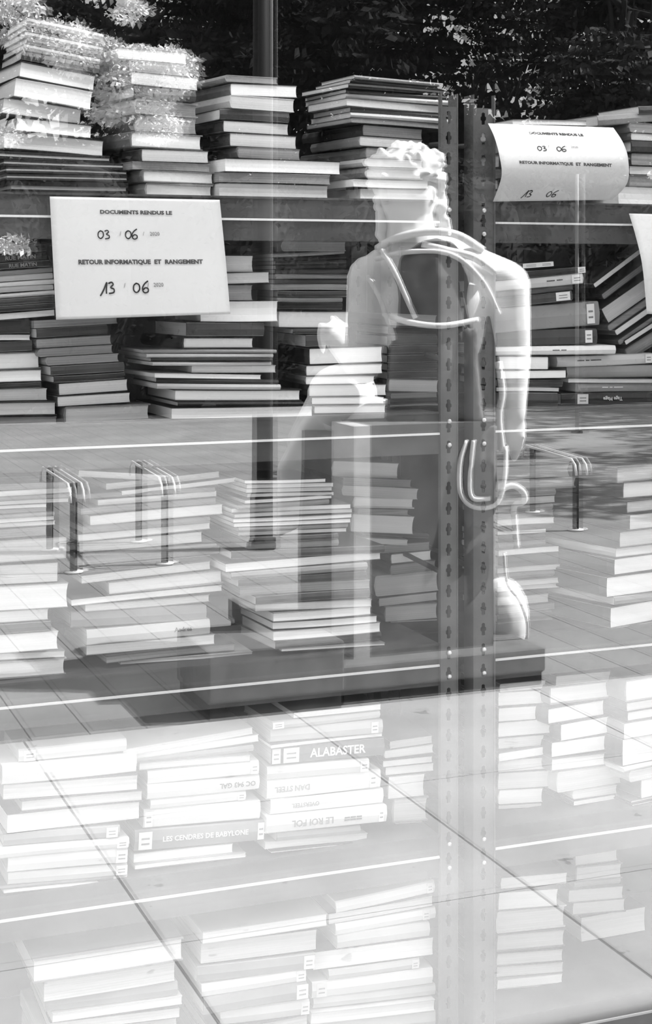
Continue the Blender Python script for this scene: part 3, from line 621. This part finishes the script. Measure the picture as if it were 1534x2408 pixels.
sheet('curled white printed sheet pinned beside the right post', [(1148, 290, 0), (1163, 322, .028), (1175, 366, .05), (1180, 415, .045), (1160, 474, .0)], [(1443, 300, .01), (1466, 335, .04), (1478, 375, .06), (1476, 430, .045), (1440, 470, .005)], YS-.012,
      [(a, b+.0, c*1.0+(.02 if c > .3 else 0)-.0, d, e, f) for a, b, c, d, e, f in PR()[:5]]+[('/', .45, .86, 8, 1, 'cover_e')],
      [(d0(0)+d3(.75), .31, .42, 13.5), (d0(0)+d6(.75), .46, .42, 14), (d1(.2)+d3(.55), .23, .94, 14.5), (d0(0)+d6(.9), .42, .94, 14)])
sheet('white sheet cut by the photo edge, hanging over the leaning books', [(1480, 502, 0), (1497, 560, .015), (1512, 630, .02), (1522, 738, .01)], [(1790, 510, 0), (1800, 570, .0), (1805, 630, .01), (1812, 748, .0)], YS-.016, [], [])
# ---------------------------------------------------------------- statue (outside, seen mirrored)
TS = 6.35; K = TS/F
def V(px, py, dt=0.): return mir(px, py, TS+dt)
def remesh(mb, name, m, parent, vox=.009, sm=4):
    o = mb.build(name, m); md = o.modifiers.new('r', 'REMESH'); md.mode = 'VOXEL'; md.voxel_size = vox; md.use_smooth_shade = True
    s2 = o.modifiers.new('s', 'SMOOTH'); s2.factor = .5; s2.iterations = sm
    bpy.context.view_layer.update()
    me = bpy.data.meshes.new_from_object(o.evaluated_get(bpy.context.evaluated_depsgraph_get()))
    bpy.data.objects.remove(o); n = bpy.data.objects.new(name, me); C.objects.link(n); n.parent = parent
    me.materials.clear(); me.materials.append(m)
    me.polygons.foreach_set('use_smooth', [True]*len(me.polygons))
    if parent: me.transform(Matrix.Translation(-parent.location))
    return n
PLX0, PLX1, PLY0 = 2.163, 3.0, -3.27
plz = .135
st = empty('statue', (2.6, -4.1, 0)); tag(st, 'pale stone statue seen from behind, mirrored in the window above its plinth', 'statue')
rr = random.Random(3)
b = MB()
P = lambda r: r*K
b.cap(V(1012, 640), V(1015, 800), P(92), P(98)); b.cap(V(1015, 800), V(1020, 985), P(98), P(112)); b.ell(V(1025, 1040), (P(135), P(105), P(85)))
b.cap(V(925, 625), V(1120, 645), P(52), P(58)); b.cap(V(1120, 640), V(1182, 668), P(56), P(58))
b.cap(V(950, 700, -.02), V(960, 800, -.02), P(62), P(55)); b.cap(V(1085, 700, -.02), V(1075, 800, -.02), P(62), P(58))
b.cap(V(968, 590), V(958, 495), P(62), P(56)); b.cap(V(1000, 575), V(1110, 612), P(34), P(38)); b.cap(V(935, 590), V(890, 620), P(30), P(36))
b.ell(V(955, 450), (P(68), P(78), P(95)))
b.ell(V(948, 520, .04), (P(50), P(55), P(40)))                # jaw and beard beyond
for sx, px in ((-1, 893), (1, 1020)): b.ell(V(px, 470), (P(8), P(12), P(18)))
# right arm, hanging
b.cap(V(1190, 670), V(1205, 830), P(54), P(40)); b.cap(V(1205, 830), V(1207, 975, -.03), P(40), P(26)); b.ell(V(1208, 1005, -.03), (P(28), P(16), P(34)))
for k, (dx, ln, r) in enumerate(((-22, 45, 7), (-9, 56, 7.5), (5, 58, 7.5), (18, 48, 7))):
    b.cap(V(1208+dx, 1025, -.03), V(1210+dx*.6, 1025+ln*.55, -.02), P(r+1), P(r)); b.cap(V(1210+dx*.6, 1025+ln*.55, -.02), V(1206+dx*.3, 1025+ln, .02), P(r), P(r-2))
b.cap(V(1185, 1000, -.02), V(1172, 1035, -.01), P(9), P(7))
# left arm, elbow bent with the hand drawn forward
b.cap(V(868, 655), V(850, 860), P(56), P(44)); b.cap(V(850, 862), V(790, 800, .28), P(42), P(30)); b.ell(V(786, 785, .32), (P(36), P(26), P(34)))
for k, (dx, dy) in enumerate(((-24, -16), (-27, 0), (-25, 14), (-18, 26))):
    b.cap(V(776, 785+dy*.6, .34), V(776+dx, 780+dy, .4), P(10), P(8)); b.cap(V(776+dx, 780+dy, .4), V(772+dx*.8, 800+dy, .43), P(8), P(7))
b.cap(V(792, 765, .3), V(778, 745, .36), P(9), P(7))
# thighs and calves of the seated figure
b.cap(V(960, 1050, .02), V(770, 960, .42), P(92), P(62)); b.cap(V(770, 960, .42), V(725, 1040, .48), P(62), P(58)); b.cap(V(725, 1040, .48), V(770, 1240, .45), P(56), P(44))
b.cap(V(770, 1240, .45), V(785, 1430, .42), P(44), P(24)); b.cap(V(785, 1440, .42), V(735, 1462, .55), P(26), P(20)); 
for k in range(5): b.cap(V(742+k*9, 1462, .56), V(726+k*9, 1470, .62), P(8), P(7))
b.cap(V(1080, 1050, .05), V(1090, 1120, .48), P(84), P(60)); b.cap(V(1090, 1120, .48), V(1100, 1440, .42), P(56), P(26)); b.cap(V(1100, 1450, .42), V(1120, 1475, .6), P(26), P(18))
body = remesh(b, 'body', STONE, st, .010)
# hair: waves, locks and the two little wings
b = MB(); b.ell(V(952, 405), (P(80), P(84), P(58)))
for i in range(90):
    a = rr.uniform(0, 2*math.pi); e = rr.uniform(-.35, 1.4)
    c = Vector((math.cos(a)*math.cos(e)*P(78), math.sin(a)*math.cos(e)*P(84), math.sin(e)*P(58)))+V(952, 415)
    d = Vector((rr.uniform(-1, 1), rr.uniform(-.5, .5), rr.uniform(-1, .2))).normalized()*P(22)
    b.cap(c-d, c+d, P(10), P(7), 8)
for px, pys in ((893, range(470, 575, 16)), (1032, range(440, 555, 16)), (1018, range(450, 540, 18))):
    for k, py in enumerate(pys): b.ell(V(px+(k-3)*abs(k-3)*.8+rr.uniform(-5, 5)+(6 if px > 1000 else 0), py, rr.uniform(-.02, .04)), P(rr.uniform(11, 16)))
for k in range(7): b.cap(V(898+k*19, 452, -.06), V(902+k*18, 474, -.07), P(13), P(9), 8)
b.cap(V(955, 372), V(960, 350), P(18), P(7)); b.cap(V(992, 385, -.02), V(1018, 356, -.02), P(17), P(9))
remesh(b, 'hair', STONE, st, .008, 2)
# tunic, straps, belt, folds
b = MB()
b.cap(V(1012, 650, -.03), V(1015, 780, -.03), P(95), P(100)); b.cap(V(1015, 780, -.03), V(1020, 1010, -.03), P(102), P(122)); b.ell(V(1025, 1075, -.02), (P(148), P(120), P(80)))
for i, (x, y1) in enumerate(((925, 1240), (955, 1290), (985, 1260), (1010, 1300), (1040, 1290), (1068, 1300), (1100, 1270), (1130, 1240), (1155, 1210))):
    b.tube([V(x+rr.uniform(-10, 10), 1000, -.20), V(x-6, 1090, -.245), V(x+rr.uniform(-12, 8), 1170, -.24), V(x+rr.uniform(-14, 8), y1, -.225)], [P(12), P(17), P(19), P(14)], 8)
b.box(0, 0.0001, 0, .0001, 0, .0001)
for i in range(11):
    x = 925+i*19; b.tube([V(x, 770, -.17), V(x+rr.uniform(-8, 8), 860, -.19), V(x+rr.uniform(-10, 10), 990, -.21)], [P(7), P(12), P(13)], 8)
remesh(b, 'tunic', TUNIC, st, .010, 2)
def cord(name, pts, r, m=None):
    pp = [bez(pts, k/28) for k in range(29)]
    mb = MB().tube([V(*p)-st.location for p in pp], P(r), 8); return mb.build(name, m or STONE, st, True)
cord('strap', [(895, 588, -.12), (925, 640, -.17), (952, 700, -.19), (974, 748, -.19)], 6)
cord('strap', [(862, 650, -.1), (890, 700, -.16), (912, 760, -.18), (925, 800, -.18)], 6)
cord('belt', [(900, 738, -.13), (960, 758, -.20), (1035, 766, -.21), (1120, 752, -.15)], 7)
cord('collar_fold', [(885, 585, -.05), (930, 560, -.11), (1000, 545, -.12), (1070, 552, -.1), (1130, 588, -.04)], 10)
cord('collar_fold', [(990, 575, -.12), (1050, 590, -.14), (1110, 605, -.13), (1160, 640, -.1)], 9)
cord('collar_fold', [(880, 610, -.10), (960, 592, -.14), (1060, 600, -.16), (1130, 660, -.14), (1170, 740, -.1)], 6)
cord('cord_loop', [(1092, 1035, -.25), (1078, 1090, -.27), (1080, 1160, -.28), (1112, 1192, -.28), (1165, 1184, -.28), (1184, 1120, -.27), (1186, 1050, -.22)], 5)
cord('cord_loop', [(1110, 1035, -.25), (1102, 1120, -.27), (1108, 1170, -.28), (1150, 1172, -.28)], 5)
cord('hanging_tassel', [(1168, 1175, -.24), (1180, 1150, -.24), (1205, 1142, -.24), (1228, 1158, -.24), (1228, 1180, -.23), (1206, 1190, -.23), (1208, 1240, -.22), (1212, 1290, -.22)], 7)
cord('drapery_edge', [(1168, 850, -.1), (1178, 920, -.11), (1170, 980, -.12), (1178, 1060, -.12)], 8)
cord('drapery_edge', [(1182, 1300, -.12), (1190, 1370, -.13), (1218, 1410, -.12), (1236, 1460, -.1), (1236, 1500, -.08)], 3.5)
# drapery falling from the lap on the left
b = MB(); b.ell(V(800, 930, .2), (P(88), P(60), P(78)))
for i in range(9):
    x = 655+i*15; yb = 1260-i*8
    b.tube([V(775+i*5, 930+i*6, .3), V(720+i*8, 1000, .30), V(x+8, 1100, .30), V(x+rr.uniform(-6, 6), yb, .32)], [P(16), P(20), P(16), P(9)], 8)
b.cap(V(745, 1270, .34), V(770, 1400, .38), P(26), P(12))
remesh(b, 'drapery', STONE, st, .010, 3)
pz0 = plz
pb = MB(); xl, xr = 2.318, 2.835
pb.box(xl, xr, -3.66, -3.38, pz0, 1.0); pb.box(xl, xr, -4.15, -3.66, pz0, .92)
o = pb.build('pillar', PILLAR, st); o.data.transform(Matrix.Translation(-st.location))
sl = MB().box(xl-.066, xl-.001, -3.60, -3.375, pz0, 1.0).build('pillar_lit_side', mat('pillar_lit_stone', .5, .8, 0, .08, 8), st); sl.data.transform(Matrix.Translation(-st.location))  # paler strip stands for the pillar's lit left side, light put into its colour
rk = MB(); rk.ell(V(1178, 1450, .1), (P(62), P(70), P(95))); remesh(rk, 'rock', STONE, st, .012, 2)
mp = MB(); mp.box(PLX0, PLX1, PLY0-1.35, PLY0, .05, plz); mp.box(PLX0+.0, PLX1, PLY0-1.35, PLY0-.008, .045, .05)
o = mp.build('plinth', PLINTH, st); o.data.transform(Matrix.Translation(-st.location))
bv = o.modifiers.new('b', 'BEVEL'); bv.width = .006; bv.segments = 2
mp = MB().box(PLX0+.01, PLX1-.01, PLY0-1.34, PLY0-.01, 0, .05)
o = mp.build('plinth_base', BASE, st); o.data.transform(Matrix.Translation(-st.location))
# low block beside the plinth
bx = empty('stone_block', (1.9, -3.5, 0)); tag(bx, 'low grey stone block on a dark base, left of the statue plinth', 'stone block')
q = MB().box(1.64, 2.155, -3.62, -3.225, .06, .245).build('block', PLINTH, bx); q.data.transform(Matrix.Translation(-bx.location))
bv = q.modifiers.new('b', 'BEVEL'); bv.width = .008; bv.segments = 2
q = MB().box(1.65, 2.145, -3.61, -3.235, 0, .06).build('block_base', BASE, bx); q.data.transform(Matrix.Translation(-bx.location))
# ---------------------------------------------------------------- lamp post and cycle hoops
g = gmir(613, 1288)
lp = empty('lamp_post', (g.x, g.y, 0)); tag(lp, 'dark slim metal lamp post standing left of the statue', 'lamp post')
DM = mat('dark_metal', .015, .6, 0, 0, 8, None, 0, .15); CH = mat('chrome', .9, .3, .15)
MB().tube([(0, 0, 0), (0, 0, 1.2), (0, 0, 6.0)], [.055, .052, .04], 16).build('pole', DM, lp, True)
MB().tube([(0, 0, 0), (0, 0, .03), (0, 0, .05), (0, 0, .3), (0, 0, .32)], [.085, .085, .066, .064, .055], 16).build('base', DM, lp, True)
MB().tube([(0, 0, 6.0), (0, 0, 6.05), (0, 0, 6.35), (0, 0, 6.4)], [.05, .16, .2, .04], 16).build('lantern', DM, lp, True)
def hoop(label, near, far, hgt):
    a = gmir(*near); b_ = gmir(*far); c = (a+b_)/2
    r = empty('bicycle_hoop', (c.x, c.y, 0)); tag(r, label, 'bicycle stand', 'bicycle hoops on the plaza')
    d = (b_-a); d.z = 0; L = d.length; d.normalize()
    side = Vector((-d.y, d.x, 0))
    rail = []
    for s in (-1, 1):
        o_ = side*.035*s
        pts = [d*(-L/2-.10)+o_+Vector((0, 0, hgt-.09)), d*(-L/2-.08)+o_+Vector((0, 0, hgt-.03)), d*(-L/2-.02)+o_+Vector((0, 0, hgt)), d*(L/2+.02)+o_+Vector((0, 0, hgt)), d*(L/2+.08)+o_+Vector((0, 0, hgt-.03)), d*(L/2+.10)+o_+Vector((0, 0, hgt-.09))]
        MB().tube(pts, .008, 8).build('rail', CH, r, True)
    for s in (-1, 1):
        MB().tube([d*(s*L/2), d*(s*L/2)+Vector((0, 0, hgt+.0))], .02, 8).build('leg', DM, r, True)
        MB().tube([d*(s*L/2), d*(s*L/2)+Vector((0, 0, .008))], .05, 12).build('foot_plate', CH, r, True)
hoop('chrome-railed bicycle hoop at the far left of the plaza', (172, 1345), (116, 1293), .47)
hoop('chrome-railed bicycle hoop second from the left, nearer the lamp post', (386, 1325), (325, 1273), .47)
hoop('chrome-railed bicycle hoop right of the statue', (1352, 1246), (1251, 1204), .44)
PP = mat('pale_post', .22, .6)
for (px, t, r_, h_, lab) in ((637, 9.4, .009, 5.5, 'thin pale pole standing just right of the dark lamp post'), (1356, 16, .02, 2.6, 'thin pale pole standing right of the statue, far back on the plaza')):
    g = mir(px, HOR, t); pe = empty('pole', (g.x, g.y, 0)); tag(pe, lab, 'pole')
    MB().tube([(0, 0, 0), (0, 0, h_)], r_, 8).build('shaft', PP, pe, True); MB().tube([(0, 0, 0), (0, 0, .02)], r_*3, 10).build('foot_plate', DM, pe)
# ---------------------------------------------------------------- trees and hedge (outside, seen mirrored)
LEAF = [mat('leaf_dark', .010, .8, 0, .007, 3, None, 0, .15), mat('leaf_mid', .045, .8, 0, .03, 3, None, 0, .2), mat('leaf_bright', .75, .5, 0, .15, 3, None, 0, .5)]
BARK = mat('bark', .02, .9, 0, .015, 6, (1, 1, .2), .4)
def leaves(rng, blobs, n, size):
    vs = []; fs = []
    tot = sum(r[0]*r[1]*r[2] for c, r in blobs)
    for c, r in blobs:
        k = int(n*r[0]*r[1]*r[2]/tot)
        for _ in range(k):
            while True:
                q = Vector((rng.uniform(-1, 1), rng.uniform(-1, 1), rng.uniform(-1, 1)))
                if q.length <= 1: break
            q = q.normalized()*(q.length**.45)
            p = Vector(c)+Vector((q.x*r[0], q.y*r[1], q.z*r[2]))
            d = Vector((rng.gauss(0, 1), rng.gauss(0, 1), rng.gauss(-.3, .7))).normalized(); s = size*rng.uniform(.6, 1.4)
            o = d.orthogonal().normalized(); o.rotate(Matrix.Rotation(rng.uniform(0, 6.28), 3, d)); nn = d.cross(o)
            i = len(vs)
            vs += [p, p+d*s*.45+o*s*.28+nn*s*.06, p+d*s, p+d*s*.45-o*s*.28+nn*s*.06]; fs += [(i, i+1, i+2), (i, i+2, i+3)]
    return vs, fs
def tree(name, label, cat, foot, trunk, r0, blobs, n, size, lm, seed, group=None):
    rng = random.Random(seed); r = empty(name, foot); tag(r, label, cat, group)
    f = Vector(foot); tk = MB(); pts = [Vector(p)-f for p in trunk]
    tk.tube(pts, [r0*(1-.6*i/(len(pts)-1)) for i in range(len(pts))], 10)
    for c, rad in blobs[:10]:
        a = pts[min(len(pts)-1, rng.randint(max(1, len(pts)-3), len(pts)-1))]; e = Vector(c)-f
        mid = (a+e)/2+Vector((rng.uniform(-.2, .2), rng.uniform(-.2, .2), -.1)); tk.tube([a, mid, e], [r0*.35, r0*.22, r0*.08], 6)
    tk.build('trunk', BARK, r, True)
    vs, fs = leaves(rng, [(Vector(c)-f, rad) for c, rad in blobs], n, size)
    mobj('foliage', vs, fs, lm, r)
    return r
spec = [(-60, 24, 'left'), (330, 22, 'a'), (560, 25, 'b'), (850, 21, 'c'), (1000, 23.5, 'd'), (1240, 25, 'e'), (1480, 22, 'f'), (1720, 24, 'g')]
names = ['dark leafy tree at the far left of the park', 'dark leafy tree behind the second book stack from left', 'dark leafy tree left of the lamp post top', 'dark leafy tree above the statue head, on its left',
         'dark tree with a thick upright trunk above the statue head', 'dark leafy tree above the right post', 'dark leafy tree above the curled sheet', 'dark leafy tree at the far right of the park']
for i, (px, t, _) in enumerate(spec):
    rng = random.Random(40+i); f = mir(px, HOR, t); f.z = 0; hh = rng.uniform(7.2, 8.6)
    tr = [f+Vector((rng.uniform(-.12, .12)*k, 0, hh*.62*k/4)) for k in range(5)]
    bl = []
    for k in range(15):
        a = rng.uniform(0, 6.28); ra = rng.uniform(0, 1.8)
        bl.append((f+Vector((math.cos(a)*ra, math.sin(a)*ra*.8, rng.uniform(1.9, hh))), (rng.uniform(.6, 1.1), rng.uniform(.6, 1.1), rng.uniform(.4, .75))))
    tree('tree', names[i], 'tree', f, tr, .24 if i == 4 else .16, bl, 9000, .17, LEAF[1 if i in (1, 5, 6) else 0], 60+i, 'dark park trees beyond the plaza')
for i, (px, t) in enumerate(((150, 31), (620, 33), (1130, 32), (1600, 31))):
    rng = random.Random(140+i); f = mir(px, HOR, t); f.z = 0
    bl = [(f+Vector((rng.uniform(-3.2, 3.2), rng.uniform(-1, 1), rng.uniform(2.0, 9.5))), (rng.uniform(.9, 1.5), 1.0, rng.uniform(.6, 1.0))) for k in range(17)]
    tree('tree', 'dark background tree, %s of the four tall ones furthest back' % ('leftmost', 'second from left', 'third from left', 'rightmost')[i], 'tree', f, [f, f+Vector((.1, 0, 3)), f+Vector((0, 0, 6))], .25, bl, 9000, .25, LEAF[0], 160+i, 'tall trees furthest back in the park')
for i, (x, y) in enumerate(((10.8, -7.6), (13.2, -10.2), (15.0, -13.0))):
    rng = random.Random(240+i); f = Vector((x, y, 0))
    bl = [(f+Vector((rng.uniform(-1.5, 1.5), rng.uniform(-1.5, 1.5), rng.uniform(2.4, 6.2))), (rng.uniform(.7, 1.1), rng.uniform(.7, 1.1), rng.uniform(.5, .8))) for k in range(14)]
    tree('tree', 'round-crowned plaza tree casting shade right of the statue, %s the window' % ('nearest to', 'second nearest to', 'furthest from')[i], 'tree', f, [f, f+Vector((.05, 0, 2)), f+Vector((0, 0, 4))], .12, bl, 5000, .16, LEAF[1], 260+i, 'plaza trees on the right')
# hedge along the back of the plaza
hx0, hx1 = -3.0, 22.0
rng = random.Random(9); bl = [((hx0+(hx1-hx0)*k/50, -15.6+rng.uniform(-.2, .2), 1.45+rng.uniform(-.1, .25)), (.55, .6, 1.6)) for k in range(51)]
hd = empty('hedge', ((hx0+hx1)/2, -15.6, 0)); tag(hd, 'long dark clipped hedge along the back of the plaza', 'hedge')
core = MB()
for k in range(26): core.ell(Vector((hx0+(hx1-hx0)*k/25, -15.7, 1.3))-hd.location, (.8, .4, 1.4+rng.uniform(0, .2)), None, 10, 8)
core.build('branches', BARK, hd)
vs, fs = leaves(rng, [(Vector(c)-hd.location, r) for c, r in bl], 34000, .10); mobj('foliage', vs, fs, LEAF[0], hd)
# sunlit young tree on the left
f = gmir(-330, 1100); top = mir(120, 110, 13)
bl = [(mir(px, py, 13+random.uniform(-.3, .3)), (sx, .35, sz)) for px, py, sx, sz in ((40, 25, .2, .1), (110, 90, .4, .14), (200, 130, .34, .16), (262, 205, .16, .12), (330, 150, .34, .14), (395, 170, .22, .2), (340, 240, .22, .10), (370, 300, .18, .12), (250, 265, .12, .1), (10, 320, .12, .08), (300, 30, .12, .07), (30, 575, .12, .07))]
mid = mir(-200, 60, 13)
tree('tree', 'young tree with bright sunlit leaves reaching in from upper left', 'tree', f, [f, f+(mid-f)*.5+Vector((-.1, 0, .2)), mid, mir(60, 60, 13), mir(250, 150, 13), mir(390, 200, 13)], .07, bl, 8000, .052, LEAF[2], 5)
